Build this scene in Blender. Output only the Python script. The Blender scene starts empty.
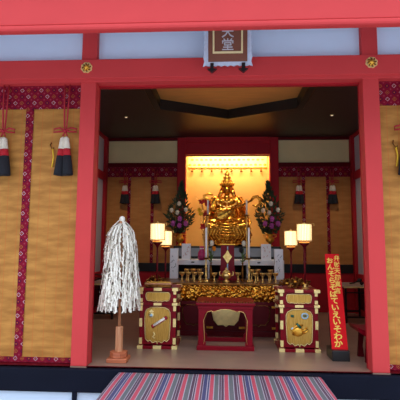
import bpy, bmesh, math, random
from mathutils import Vector, Matrix
R = math.radians
rnd = random.Random(7)
S = bpy.context.scene
COL = S.collection

# ------------------------------------------------------------------ camera
cam_d = bpy.data.cameras.new('camera'); cam = bpy.data.objects.new('camera', cam_d); COL.objects.link(cam)
yaw, pitch, roll = .054, .1058, .0068
F = Vector((-math.sin(yaw)*math.cos(pitch), math.cos(yaw)*math.cos(pitch), math.sin(pitch)))
Rt = Vector((math.cos(yaw), math.sin(yaw), 0)); Up = Rt.cross(F)
Rt, Up = math.cos(roll)*Rt + math.sin(roll)*Up, -math.sin(roll)*Rt + math.cos(roll)*Up
M = Matrix((Rt, Up, -F)).transposed().to_4x4(); M.translation = (-.0458, -4.45, 1.2554)
cam.matrix_world = M
cam_d.sensor_width = 36; cam_d.lens = 36*423.04/400; cam_d.clip_start = .05
S.camera = cam

# ------------------------------------------------------------------ world, lights, exposure
S.view_settings.view_transform = 'Standard'; S.view_settings.look = 'None'
S.view_settings.gamma = 1; S.view_settings.use_curve_mapping = False
S.view_settings.exposure = 0.0
W = bpy.data.worlds.new('sky'); S.world = W; W.use_nodes = True
wt = W.node_tree; bg = wt.nodes['Background']; bg.inputs[1].default_value = 1.0
# overcast sky: dim trees and houses along the horizon, bright cloud above
tc_ = wt.nodes.new('ShaderNodeTexCoord'); sp_ = wt.nodes.new('ShaderNodeSeparateXYZ'); rp_ = wt.nodes.new('ShaderNodeValToRGB')
wt.links.new(tc_.outputs['Generated'], sp_.inputs[0]); wt.links.new(sp_.outputs[2], rp_.inputs[0]); wt.links.new(rp_.outputs[0], bg.inputs[0])
rp_.color_ramp.elements[0].position = .0; rp_.color_ramp.elements[0].color = (.42, .51, .62, 1)
rp_.color_ramp.elements[1].position = .62; rp_.color_ramp.elements[1].color = (2.6, 2.95, 3.5, 1)
e_ = rp_.color_ramp.elements.new(.22); e_.color = (.66, .78, .94, 1)

def area(name, loc, rot, sx, sy, power, col):
    l = bpy.data.lights.new(name, 'AREA'); l.shape = 'RECTANGLE'; l.size = sx; l.size_y = sy; l.energy = power; l.color = col
    o = bpy.data.objects.new(name, l); o.location = loc; o.rotation_euler = rot; COL.objects.link(o); return o
# strip lamp hidden behind the lintel of the altar niche
area('niche_strip_light', (.05, 4.10, 3.24), (R(14), 0, 0), 1.5, .06, 42, (1, .76, .42))
sp = bpy.data.lights.new('statue_spotlight', 'SPOT'); sp.energy = 95; sp.color = (1, .84, .60); sp.spot_size = R(52); sp.spot_blend = .6; sp.shadow_soft_size = .04
so = bpy.data.objects.new('statue_spotlight', sp); so.location = (.05, 2.75, 3.36); COL.objects.link(so)
so.rotation_euler = (Vector((.03, 3.55, 2.0))-so.location).to_track_quat('-Z', 'Y').to_euler()

# ------------------------------------------------------------------ materials
def s2l(c):
    return tuple(((v/255)/12.92 if v/255 <= .04045 else (((v/255)+.055)/1.055)**2.4) for v in c) + (1,)
def newmat(name):
    m = bpy.data.materials.new(name); m.use_nodes = True; nt = m.node_tree
    return m, nt, nt.nodes['Principled BSDF']
def mat(name, c, rough=.5, metal=0, var=.08, scale=12, bump=0, bscale=60, spec=.5, coat=0, c2=None, stretch=None):
    m, nt, b = newmat(name); N = nt.nodes; L = nt.links
    b.inputs['Roughness'].default_value = rough; b.inputs['Metallic'].default_value = metal
    b.inputs['Specular IOR Level'].default_value = spec; b.inputs['Coat Weight'].default_value = coat
    tc = N.new('ShaderNodeTexCoord'); mp = N.new('ShaderNodeMapping'); L.new(tc.outputs['Object'], mp.inputs[0])
    if stretch: mp.inputs['Scale'].default_value = stretch
    n = N.new('ShaderNodeTexNoise'); n.inputs['Scale'].default_value = scale; n.inputs['Detail'].default_value = 5
    L.new(mp.outputs[0], n.inputs['Vector'])
    r = N.new('ShaderNodeValToRGB'); base = s2l(c)
    a = s2l(c2) if c2 else tuple(v*(1-var*2) for v in base[:3])+(1,)
    r.color_ramp.elements[0].position = .3; r.color_ramp.elements[0].color = a
    r.color_ramp.elements[1].position = .7; r.color_ramp.elements[1].color = base
    L.new(n.outputs[0], r.inputs[0]); L.new(r.outputs[0], b.inputs['Base Color'])
    if bump:
        n2 = N.new('ShaderNodeTexNoise'); n2.inputs['Scale'].default_value = bscale; L.new(mp.outputs[0], n2.inputs['Vector'])
        bp = N.new('ShaderNodeBump'); bp.inputs['Strength'].default_value = bump; bp.inputs['Distance'].default_value = .01
        L.new(n2.outputs[0], bp.inputs['Height']); L.new(bp.outputs[0], b.inputs['Normal'])
    return m
def emat(name, c, strength):
    m, nt, b = newmat(name)
    b.inputs['Base Color'].default_value = s2l(c); b.inputs['Emission Color'].default_value = s2l(c)
    b.inputs['Emission Strength'].default_value = strength; return m
def math_n(nt, op, a, b=None, c=None):
    n = nt.nodes.new('ShaderNodeMath'); n.operation = op
    for i, v in enumerate((a, b, c)):
        if v is None: continue
        if isinstance(v, (int, float)): n.inputs[i].default_value = v
        else: nt.links.new(v, n.inputs[i])
    return n.outputs[0]
def mixc(nt, f, a, b):
    n = nt.nodes.new('ShaderNodeMix'); n.data_type = 'RGBA'
    if isinstance(f, float): n.inputs[0].default_value = f
    else: nt.links.new(f, n.inputs[0])
    for k, v in ((6, a), (7, b)):
        if isinstance(v, tuple): n.inputs[k].default_value = v
        else: nt.links.new(v, n.inputs[k])
    return n.outputs[2]
def brocade(name, cell=.0735, base=(126, 12, 38), white=(224, 176, 184), gold=(196, 104, 52), purple=(58, 16, 62)):
    m, nt, b = newmat(name); b.inputs['Roughness'].default_value = .7
    tc = nt.nodes.new('ShaderNodeTexCoord'); sp = nt.nodes.new('ShaderNodeSeparateXYZ'); nt.links.new(tc.outputs['Object'], sp.inputs[0]); b.inputs['Specular IOR Level'].default_value = .12
    u = math_n(nt, 'DIVIDE', sp.outputs[0], cell); v = math_n(nt, 'DIVIDE', sp.outputs[2], cell)
    fu = math_n(nt, 'ABSOLUTE', math_n(nt, 'SUBTRACT', math_n(nt, 'FRACT', u), .5))
    fv = math_n(nt, 'ABSOLUTE', math_n(nt, 'SUBTRACT', math_n(nt, 'FRACT', v), .5))
    d = math_n(nt, 'ADD', fu, fv)
    ring = math_n(nt, 'COMPARE', d, .29, .034)
    dot = math_n(nt, 'LESS_THAN', d, .09)
    corner = math_n(nt, 'GREATER_THAN', d, .84)
    par = math_n(nt, 'FLOORED_MODULO', math_n(nt, 'ADD', math_n(nt, 'FLOOR', u), math_n(nt, 'MULTIPLY', math_n(nt, 'FLOOR', v), 1)), 3)
    isp = math_n(nt, 'COMPARE', par, 2, .1); isg = math_n(nt, 'COMPARE', par, 1, .1)
    rc = mixc(nt, isg, s2l(white), s2l(gold)); rc = mixc(nt, isp, rc, s2l(purple))
    c = mixc(nt, math_n(nt, 'LESS_THAN', d, .40), s2l(base), s2l((104, 8, 34)))
    c = mixc(nt, ring, c, rc); c = mixc(nt, dot, c, s2l(gold)); c = mixc(nt, corner, c, s2l((150, 50, 66)))
    nt.links.new(c, b.inputs['Base Color']); return m
def blind_mat(name, c=(194, 134, 64), c2=(162, 106, 46)):
    m, nt, b = newmat(name); b.inputs['Roughness'].default_value = .6; b.inputs['Specular IOR Level'].default_value = .2; N, L = nt.nodes, nt.links
    tc = N.new('ShaderNodeTexCoord'); sp = N.new('ShaderNodeSeparateXYZ'); L.new(tc.outputs['Object'], sp.inputs[0])
    mp = N.new('ShaderNodeMapping'); mp.inputs['Scale'].default_value = (2.2, 2, 9); L.new(tc.outputs['Object'], mp.inputs[0])
    n = N.new('ShaderNodeTexNoise'); n.inputs['Scale'].default_value = 1.6; n.inputs['Detail'].default_value = 4; L.new(mp.outputs[0], n.inputs['Vector'])
    r = N.new('ShaderNodeValToRGB'); r.color_ramp.elements[0].position = .38; r.color_ramp.elements[1].position = .66
    r.color_ramp.elements[0].color = s2l(c2); r.color_ramp.elements[1].color = s2l(c); L.new(n.outputs[0], r.inputs[0])
    # vertical binding threads
    fu = math_n(nt, 'ABSOLUTE', math_n(nt, 'SUBTRACT', math_n(nt, 'FRACT', math_n(nt, 'DIVIDE', sp.outputs[0], .118)), .5))
    th = math_n(nt, 'LESS_THAN', fu, .035)
    c_ = mixc(nt, math_n(nt, 'MULTIPLY', th, .38), r.outputs[0], s2l((196, 92, 40)))
    # the bamboo splints
    fz = math_n(nt, 'ABSOLUTE', math_n(nt, 'SUBTRACT', math_n(nt, 'FRACT', math_n(nt, 'DIVIDE', sp.outputs[2], .006)), .5))
    bp = N.new('ShaderNodeBump'); bp.inputs['Strength'].default_value = .25; bp.inputs['Distance'].default_value = .002
    L.new(fz, bp.inputs['Height']); L.new(bp.outputs[0], b.inputs['Normal'])
    L.new(c_, b.inputs['Base Color']); return m
def stripes_mat(name):
    m, nt, b = newmat(name); b.inputs['Roughness'].default_value = .85; N, L = nt.nodes, nt.links
    tc = N.new('ShaderNodeTexCoord'); sp = N.new('ShaderNodeSeparateXYZ'); L.new(tc.outputs['UV'], sp.inputs[0])
    f = math_n(nt, 'FRACT', math_n(nt, 'DIVIDE', sp.outputs[0], .37))
    r = N.new('ShaderNodeValToRGB'); cr = r.color_ramp; cr.interpolation = 'CONSTANT'
    Pk, Wh, Gn, Pl, Nv = (186, 58, 78), (166, 160, 170), (88, 94, 96), (74, 42, 64), (42, 50, 98)
    seq = [(Pk, 13), (Wh, 3), (Gn, 15), (Wh, 3), (Pl, 6), (Wh, 2), (Pl, 8), (Wh, 3), (Pk, 14), (Wh, 3), (Gn, 15), (Wh, 3), (Pl, 10), (Wh, 2), (Pl, 5), (Wh, 3), (Pk, 13), (Wh, 3), (Pl, 6), (Wh, 2), (Nv, 13), (Wh, 3), (Nv, 5), (Wh, 3)]
    tot = sum(w for _, w in seq); p = 0
    for i, (c, w) in enumerate(seq):
        e = cr.elements[0] if i == 0 else (cr.elements[1] if i == 1 else cr.elements.new(p/tot))
        e.position = p/tot; e.color = s2l(c); p += w
    L.new(f, r.inputs[0])
    nz = N.new('ShaderNodeTexNoise'); nz.inputs['Scale'].default_value = 160; L.new(tc.outputs['Object'], nz.inputs['Vector'])
    c = mixc(nt, math_n(nt, 'MULTIPLY', nz.outputs[0], .3), r.outputs[0], s2l((120, 100, 110)))
    L.new(c, b.inputs['Base Color'])
    bp = N.new('ShaderNodeBump'); bp.inputs['Strength'].default_value = .3; bp.inputs['Distance'].default_value = .003
    L.new(nz.outputs[0], bp.inputs['Height']); L.new(bp.outputs[0], b.inputs['Normal'])
    return m

MT = dict(
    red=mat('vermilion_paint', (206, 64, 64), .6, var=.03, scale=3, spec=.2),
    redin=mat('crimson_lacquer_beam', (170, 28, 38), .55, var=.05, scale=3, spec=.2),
    white=mat('white_plaster', (220, 236, 255), .8, var=.02, scale=3),
    plin=mat('pale_blue_grey_panel', (198, 212, 228), .8, var=.02, scale=3),
    brn=mat('grey_brown_tabletop', (150, 128, 116), .4, var=.06, scale=5),
    greyp=mat('grey_plaster', (190, 184, 190), .8, var=.03, scale=3),
    beige=mat('olive_beige_plaster', (226, 208, 154), .8, var=.04, scale=3),
    black=mat('black_painted_beam', (14, 17, 32), .7, var=.1, scale=3, spec=.12),
    blk=mat('black_lacquer', (20, 17, 18), .35, var=.1),
    floor=mat('polished_brown_floor', (150, 118, 100), .33, var=.08, scale=2.2, bump=.04, bscale=5, stretch=(1, 3, 1)),
    stone=mat('pale_gravel_paving', (196, 196, 197), .8, var=.1, scale=4),
    ceil=mat('dark_brown_ceiling', (52, 33, 27), .45, var=.1, scale=2),
    tan=mat('tan_cypress_panel', (224, 156, 80), .6, var=.08, scale=2, stretch=(1, 6, 1)),
    cblk=mat('black_ceiling_frame', (16, 14, 14), .4),
    sgold=mat('statue_gold', (252, 198, 84), .2, .97, var=.2, scale=30, c2=(200, 120, 34), bump=1.0, bscale=26),
    gold=mat('polished_gold', (250, 196, 80), .30, .85, var=.15, scale=20, c2=(226, 150, 44)),
    goldr=mat('carved_gold', (250, 186, 70), .24, .95, var=.2, scale=26, bump=.8, bscale=40, c2=(170, 92, 26)),
    goldb=mat('pale_brass', (252, 216, 136), .28, .8, var=.1, scale=20, c2=(210, 160, 80)),
    gpanel=mat('brushed_gold_leaf', (216, 170, 82), .38, .8, var=.12, scale=40, c2=(176, 126, 50), stretch=(4, 1, .25)),
    fit=mat('pale_gilt_fitting', (255, 226, 148), .35, .35, var=.08, scale=20),
    dgold=mat('antique_bronze', (150, 96, 44), .35, 1, var=.2, scale=30, c2=(70, 40, 20)),
    lac=mat('dark_red_lacquer', (126, 6, 24), .36, var=.06, scale=4, spec=.15),
    lacd=mat('maroon_lacquer', (92, 8, 18), .4, var=.08, scale=4, spec=.15),
    niche=mat('gold_leaf_wall', (216, 172, 100), .6, .1, var=.05, scale=5),
    paper=mat('white_paper', (240, 232, 216), .8, var=.03, scale=8),
    wood=mat('pale_cypress_wood', (206, 146, 104), .5, var=.1, scale=8, stretch=(6, 6, .6), c2=(176, 110, 70)),
    woodb=mat('orange_cedar_wood', (196, 112, 72), .45, var=.1, scale=6, stretch=(.6, 3, 6), c2=(160, 80, 48)),
    cordr=mat('crimson_cord', (176, 24, 40), .7, var=.1, scale=60),
    yarnw=mat('ivory_yarn', (222, 206, 184), .9, var=.1, scale=80, stretch=(3, 3, .3)),
    yarnr=mat('scarlet_yarn', (190, 20, 34), .9, var=.15, scale=80, stretch=(3, 3, .3)),
    yarnk=mat('black_yarn', (24, 22, 30), .9, var=.2, scale=80, stretch=(3, 3, .3)),
    sign=mat('bright_red_signboard', (228, 14, 24), .6, var=.03, spec=.2),
    signt=mat('gold_ink', (255, 214, 96), .6, var=.03, spec=.2),
    plq=mat('brown_plaque_wood', (132, 78, 58), .6, var=.08, scale=6),
    plqe=mat('pale_blue_carved_edge', (206, 216, 234), .6, var=.08, scale=30),
    ivory=mat('ivory_gilt', (252, 236, 176), .4, .2, var=.03),
    silver=mat('silver_ink', (206, 208, 214), .5, .1, var=.03),
    wax=mat('white_wax', (246, 240, 236), .4, var=.02),
    leaf=mat('dark_green_leaf', (44, 66, 30), .5, var=.25, scale=9, c2=(20, 34, 18)),
    leafm=mat('fresh_green_leaf', (84, 110, 52), .5, var=.2, scale=9),
    wfl=mat('white_petal', (238, 234, 220), .7, var=.05),
    pfl=mat('purple_petal', (200, 96, 190), .7, var=.15, scale=30),
    ofl=mat('orange_petal', (246, 150, 24), .7, var=.1),
    rfl=mat('red_petal', (200, 24, 22), .6, var=.1),
    yfl=mat('yellow_petal', (246, 196, 40), .6, var=.1),
    mag=mat('magenta_wrap', (200, 40, 110), .4, var=.2, scale=20),
    cabw=mat('white_printed_box', (252, 250, 252), .6, var=.03),
    ink=mat('grey_ink', (110, 90, 96), .7),
    pink=mat('coral_ink', (206, 120, 96), .7),
    green=mat('jade_green_enamel', (20, 92, 70), .3),
    blue=mat('pale_blue_enamel', (170, 206, 222), .3),
    cloth=stripes_mat('striped_woven_cloth'),
    bro=brocade('crimson_brocade'), bro2=brocade('crimson_brocade_inside', .09),
    blind=blind_mat('bamboo_blind'), blind2=blind_mat('bamboo_blind_inside', (184, 124, 66), (168, 110, 56)),
    grey=mat('blue_grey_cloth', (130, 140, 156), .8), dark=mat('dark_fabric', (40, 24, 28), .8, var=.3),
)

# ------------------------------------------------------------------ mesh builder
class MB:
    def __init__(s): s.v = []; s.f = []; s.m = []; s.k = 0; s.sm = []; s.X = Matrix.Identity(4)
    def add(s, vs, fs, smooth=False):
        o = len(s.v); s.v += [tuple(s.X @ Vector(p)) for p in vs]
        for f in fs: s.f.append([i+o for i in f]); s.m.append(s.k); s.sm.append(smooth)
        return s
    def box(s, x0, x1, y0, y1, z0, z1, bev=0):
        if x1 < x0: x0, x1 = x1, x0
        if y1 < y0: y0, y1 = y1, y0
        if z1 < z0: z0, z1 = z1, z0
        if not bev:
            return s.add([(x, y, z) for x in (x0, x1) for y in (y0, y1) for z in (z0, z1)],
                         [(0, 1, 3, 2), (4, 6, 7, 5), (0, 4, 5, 1), (2, 3, 7, 6), (0, 2, 6, 4), (1, 5, 7, 3)])
        bm = bmesh.new(); bmesh.ops.create_cube(bm, size=1)
        for v in bm.verts: v.co = Vector(((x0+x1)/2+v.co.x*(x1-x0), (y0+y1)/2+v.co.y*(y1-y0), (z0+z1)/2+v.co.z*(z1-z0)))
        bmesh.ops.bevel(bm, geom=bm.edges[:], offset=bev, segments=2, affect='EDGES', profile=.5)
        return s.bm(bm)
    def bm(s, bm, smooth=False):
        bm.verts.index_update(); r = s.add([v.co[:] for v in bm.verts], [[v.index for v in f.verts] for f in bm.faces], smooth); bm.free(); return r
    def prism(s, pts, y0, y1, axis='y'):
        # outline in the XZ plane (axis y), extruded from y0 to y1; or XY plane (axis z)
        n = len(pts)
        mk = (lambda p, d: (p[0], d, p[1])) if axis == 'y' else ((lambda p, d: (p[0], p[1], d)) if axis == 'z' else (lambda p, d: (d, p[0], p[1])))
        vs = [mk(p, y0) for p in pts]+[mk(p, y1) for p in pts]
        return s.add(vs, [list(range(n)), list(range(2*n-1, n-1, -1))]+[(i, i+n, (i+1) % n+n, (i+1) % n) for i in range(n)])
    def lathe(s, prof, c=(0, 0, 0), seg=20, smooth=True, flute=0):
        vs, fs = [], []
        for i, (r, z) in enumerate(prof):
            for k in range(seg):
                a = 2*math.pi*k/seg; rr = r*(1+(flute if k % 2 else 0))
                vs.append((c[0]+rr*math.cos(a), c[1]+rr*math.sin(a), c[2]+z))
        for i in range(len(prof)-1):
            for k in range(seg):
                a, b = i*seg+k, i*seg+(k+1) % seg; fs.append((a, b, b+seg, a+seg))
        fs.append(list(range(seg-1, -1, -1))); fs.append([(len(prof)-1)*seg+k for k in range(seg)])
        return s.add(vs, fs, smooth)
    def cyl(s, c, r, h, seg=16): return s.lathe([(r, 0), (r, h)], c, seg)
    def tube(s, pts, r, seg=8, flat=1):
        pts = [Vector(p) for p in pts]; n = len(pts); rs = r if isinstance(r, (list, tuple)) else [r]*n
        vs, fs = [], []; prev = None
        for i, p in enumerate(pts):
            t = (pts[min(i+1, n-1)]-pts[max(i-1, 0)]).normalized()
            if prev is None:
                u = t.cross(Vector((0, 1, 0)));
                if u.length < .1: u = t.cross(Vector((1, 0, 0)))
            else: u = prev-t*prev.dot(t)
            u.normalize(); prev = u; w = t.cross(u)
            for k in range(seg):
                a = 2*math.pi*k/seg; vs.append(p+(u*math.cos(a)+w*math.sin(a)*flat)*rs[i])
        for i in range(n-1):
            for k in range(seg):
                a, b = i*seg+k, i*seg+(k+1) % seg; fs.append((a, b, b+seg, a+seg))
        fs.append(list(range(seg-1, -1, -1))); fs.append([(n-1)*seg+k for k in range(seg)])
        return s.add(vs, fs, True)
    def ball(s, c, r, sub=2, sc=(1, 1, 1)):
        bm = bmesh.new(); bmesh.ops.create_icosphere(bm, subdivisions=sub, radius=r)
        for v in bm.verts: v.co = Vector((v.co.x*sc[0]+c[0], v.co.y*sc[1]+c[1], v.co.z*sc[2]+c[2]))
        return s.bm(bm, True)
    def build(s, name, mats, parent=None, loc=(0, 0, 0)):
        me = bpy.data.meshes.new(name); me.from_pydata(s.v, [], s.f)
        for m in (mats if isinstance(mats, (list, tuple)) else [mats]): me.materials.append(MT[m] if isinstance(m, str) else m)
        me.polygons.foreach_set('material_index', s.m); me.polygons.foreach_set('use_smooth', s.sm)
        bm = bmesh.new(); bm.from_mesh(me); bmesh.ops.recalc_face_normals(bm, faces=bm.faces); bm.to_mesh(me); bm.free()
        o = bpy.data.objects.new(name, me); COL.objects.link(o); o.location = loc
        if parent: o.parent = parent
        return o
def tag(o, label, cat, group=None, kind=None):
    o['label'] = label; o['category'] = cat
    if group: o['group'] = group
    if kind: o['kind'] = kind
    return o
def thing(name, label, cat, loc=(0, 0, 0), group=None, rz=0):
    o = bpy.data.objects.new(name, None); COL.objects.link(o); o.location = loc; o.rotation_euler = (0, 0, rz); o.empty_display_size = .1
    return tag(o, label, cat, group)
def struct(name, mb, m, label=None, cat=None):
    o = mb.build(name, m); o['kind'] = 'structure'
    if label: o['label'] = label
    if cat: o['category'] = cat
    return o
def copy_tree(o, parent=None):
    c = o.copy(); COL.objects.link(c); c.parent = parent
    for ch in list(o.children): copy_tree(ch, c)
    return c
def dup(o, loc, label, rz=None, scale=None):
    c = copy_tree(o); c.location = loc; c['label'] = label
    if rz is not None: c.rotation_euler = (0, 0, rz)
    if scale: c.scale = (scale,)*3 if not isinstance(scale, tuple) else scale
    return c
def arc(cx, cz, r, a0, a1, n, rz=None):
    return [(cx+r*math.cos(R(a0+(a1-a0)*i/n)), cz+(rz or r)*math.sin(R(a0+(a1-a0)*i/n))) for i in range(n+1)]
_glyph = {}
def glyph(mb, ch, x, y, z, size, depth=.002, bold=0.0, sx=1, sl=0):
    """one written character standing upright and facing -Y, centred on x, z"""
    key = (ch, bold)
    if key not in _glyph:
        c = bpy.data.curves.new('t', 'FONT'); c.body = ch; c.size = 1; c.extrude = .5; c.offset = bold; c.resolution_u = 2
        o = bpy.data.objects.new('t', c); COL.objects.link(o); dg = bpy.context.evaluated_depsgraph_get()
        me = bpy.data.meshes.new_from_object(o.evaluated_get(dg))
        vs = [Vector((min(max(v.co.x, -.02), 1.0), min(max(v.co.y, -.12), .90), v.co.z)) for v in me.vertices]; fs = [list(p.vertices) for p in me.polygons]
        bpy.data.objects.remove(o); bpy.data.curves.remove(c); bpy.data.meshes.remove(me)
        xs = [v.x for v in vs]; ys = [v.y for v in vs]; cx, cy = (min(xs)+max(xs))/2, (min(ys)+max(ys))/2
        _glyph[key] = ([(v.x-cx, v.y-cy, v.z) for v in vs], fs)
    vs, fs = _glyph[key]
    mb.add([(x+(a+sl*b)*size*sx, y-c_*depth*2, z+b*size) for a, b, c_ in vs], fs)

# ------------------------------------------------------------------ structure
XW0, XW1, YB, ZC = -2.42, 2.50, 3.90, 3.40
m = MB(); m.box(-4.2, 4.2, .0, 5.2, -.06, 0); struct('floor', m, 'floor')
m = MB(); m.box(-30, 30, -40, 0, -.86, -.80); o = struct('floor_outside', m, 'stone')
# ceiling with a six sided recess
HX = [(0, 2.66), (-1.17, 2.06), (-1.17, .72), (0, .24), (1.17, .72), (1.17, 2.06)]
m = MB()
outer = [(0, 4.0), (-2.6, 4.0), (-2.6, .12), (0, .12), (2.6, .12), (2.6, 4.0)]
hx = [(x+.04, y) for x, y in HX]
vs = [(x, y, ZC) for x, y in outer]+[(x, y, ZC) for x, y in hx]
m.add(vs, [(i, (i+1) % 6, (i+1) % 6+6, i+6) for i in range(6)])
m.box(-4.2, 4.2, .0, 5.2, 3.70, 3.76)
struct('ceiling', m, 'ceil')
m = MB(); inner = [(.04+(x-.04)*.915, .05+(y)*.93+.04) for x, y in hx]
zt = ZC+.17
for ring0, ring1, z0, z1 in ((hx, hx, ZC-.015, zt), (inner, inner, ZC-.015, zt), (hx, inner, ZC-.015, ZC-.015), (hx, inner, zt, zt)):
    m.add([(x, y, z0) for x, y in ring0]+[(x, y, z1) for x, y in ring1], [(i, (i+1) % 6, (i+1) % 6+6, i+6) for i in range(6)])
struct('trim_1', m, 'cblk')
m = MB(); m.tube([(x, y, ZC-.004) for x, y in hx+[hx[0]]], .012, 6); struct('trim_19', m, 'dgold')
m = MB(); m.prism(inner, zt-.02, zt, 'z'); struct('ceiling_panel', m, 'tan')
for i, (x, y) in enumerate(((-1.68, 2.44), (1.75, 2.44))):
    t = thing('ceiling_spotlight', 'tiny round spotlight set in the dark ceiling on the %s' % ('left', 'right')[i], 'light', (x, y, ZC), 'ceiling spotlights')
    l_ = bpy.data.lights.new('ceiling_spot', 'SPOT'); l_.energy = 62; l_.color = (1, .86, .68); l_.spot_size = R(130); l_.spot_blend = .8; l_.shadow_soft_size = .03
    lo = bpy.data.objects.new('ceiling_spot', l_); lo.location = (x, y, ZC-.03); COL.objects.link(lo)
    MB().lathe([(.03, 0), (.03, -.008), (.022, -.012)], seg=16).build('trim_ring', 'fit', t); MB().lathe([(.018, -.012), (.004, -.016)], seg=12).build('bulb', emat('spot_glow', (255, 220, 190), 1.2), t)

def panel_wall(name, x, sgn):
    # side wall: posts and rails in red, grey plaster panels between
    m = MB(); m.box(x, x+sgn*.12, .15, 4.02, 0, 3.7); w = struct(name, m, 'greyp')
    m = MB(); f = x-sgn*.04
    for z0, z1 in ((3.34, ZC), (2.52, 2.67), (.62, .74), (0, .10)): m.box(f, x, .15, YB, z0, z1)
    for y in (.15, 1.35, 2.55, 3.74): m.box(f-sgn*.02, x, y, y+.16, 0, ZC)
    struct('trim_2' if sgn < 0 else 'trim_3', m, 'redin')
    m = MB(); m.box(x-sgn*.01, x, .15, YB, .1, .62); struct('baseboard_left' if sgn < 0 else 'baseboard_right', m, 'blk')
panel_wall('wall_left', XW0, -1); panel_wall('wall_right', XW1, 1)
# back wall around the niche
m = MB()
for x0, x1, z0, z1 in ((-2.6, -.80, 0, 3.7), (.90, 2.7, 0, 3.7), (-.80, .90, 3.05, 3.7), (-.80, .90, 0, .95)): m.box(x0, x1, YB, YB+.14, z0, z1)
struct('wall_back', m, 'beige')
# niche box
m = MB(); y0, y1 = YB+.14, 4.50
m.box(-.86, -.80, y0, y1, .9, 3.4); m.box(.90, .96, y0, y1, .9, 3.4); m.box(-.86, .96, y1, y1+.06, .9, 3.4); m.box(-.86, .96, y0, y1, 3.34, 3.4)
struct('wall_niche', m, 'niche')
m = MB(); m.box(-.80, .90, y0-.14, y1, .89, .95); struct('trim_4', m, 'blk')
# red columns and lintels of the niche
for i, (a, b) in enumerate(((-.955, -.785), (.885, 1.055))):
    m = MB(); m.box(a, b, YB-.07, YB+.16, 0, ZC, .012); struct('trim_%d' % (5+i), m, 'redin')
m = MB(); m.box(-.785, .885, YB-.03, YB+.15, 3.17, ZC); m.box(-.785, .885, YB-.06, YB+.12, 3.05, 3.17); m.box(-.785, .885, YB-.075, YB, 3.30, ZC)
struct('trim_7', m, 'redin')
m = MB()
for a, b in ((XW0, -.955), (1.055, XW1)):
    m.box(a, b, YB-.05, YB, 3.345, ZC); m.box(a, b, YB-.05, YB, 2.80, 2.885)
    m.box(XW0, XW0+.04, YB-.05, YB, 0, ZC); m.box(XW1-.04, XW1, YB-.05, YB, 0, ZC)
struct('trim_8', m, 'lacd')
m = MB()
for a, b in ((XW0+.04, -.955), (1.055, XW1-.04)): m.box(a, b, YB-.06, YB, .735, .90)
struct('trim_9', m, 'blk')
m = MB()
for a, b in ((XW0+.04, -.955), (1.055, XW1-.04)): m.box(a, b, YB-.045, YB, 0, .74)
struct('baseboard_back', m, 'redin')

# facade: posts, beams, plaster, sill
WI, WO = 1.446, 1.6185
tn = 10
for a, b in ((-WO, -WI), (WI, WO), (-4.0, -3.83), (3.83, 4.0)):
    m = MB(); m.box(a, b, 0, .145, 0, 3.9, .008); struct('trim_%d' % tn, m, 'red'); tn += 1
m = MB(); m.box(-4.2, 4.2, -.03, .10, 3.075, 3.29, .006); m.box(-4.2, 4.2, -.012, .12, 3.036, 3.10, .004); struct('trim_14', m, 'red')
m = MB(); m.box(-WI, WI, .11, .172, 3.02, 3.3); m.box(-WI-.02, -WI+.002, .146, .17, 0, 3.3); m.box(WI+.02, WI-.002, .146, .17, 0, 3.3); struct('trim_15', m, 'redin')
m = MB(); m.box(-4.2, 4.2, .07, .17, 3.28, 3.9); struct('wall_front', m, 'white')
m = MB()
m.box(-4.2, -WO, .13, .17, 0, 3.1); m.box(WO, 4.2, .13, .17, 0, 3.1); struct('light_block_front', m, 'dark')  # added light blocker behind the blinds, keeps daylight out of the hall
m = MB(); m.box(-4.2, 4.2, -.06, .3, -.235, -.012, .01); m.box(-4.2, 4.2, -.05, .12, -.80, -.74)
for x in (-1.55, 1.545, -3.9, 3.9): m.box(x-.022, x+.022, -.05, .1, -.8, -.235)
m.box(-4.2, 4.2, -.04, .1, -.245, -.235)
struct('trim_16', m, 'black')
m = MB(); m.box(-4.2, 4.2, -.02, .1, -.78, -.25); struct('wall_plinth', m, 'plin')
m = MB(); m.box(-4.2, -WO, .0, .13, -.012, .004); m.box(WO, 4.2, .0, .13, -.012, .004); m.box(-WI, WI, .0, .02, -.012, .004); struct('trim_17', m, 'lacd')
# eave beam in front, soffit over it
m = MB(); m.box(-6, 6, -1.0, -.945, 3.165, 3.68, .008); m.box(-6, 6, -1.02, -.935, 3.105, 3.160, .02); struct('trim_18', m, 'red')
m = MB(); m.add([(-6, -1.15, 3.66), (6, -1.15, 3.66), (6, .3, 4.0), (-6, .3, 4.0), (-6, -1.15, 3.76), (6, -1.15, 3.76), (6, .3, 4.1), (-6, .3, 4.1)],
                [(0, 1, 2, 3), (4, 7, 6, 5), (0, 4, 5, 1), (1, 5, 6, 2), (2, 6, 7, 3), (3, 7, 4, 0)])  # unseen roof edge cut short so sky light reaches the eave beam
m.box(-6, 6, .05, 5.3, 3.9, 4.1); struct('roof', m, 'white')
m = MB(); 
for x in (-4.2, 4.08): m.box(x, x+.12, .17, 5.2, -.06, 3.9)
m.box(-4.2, 4.2, 5.1, 5.2, -.06, 3.9); struct('light_block_shell', m, 'white')  # added outer shell, out of view, stops light leaking into the hall

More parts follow.
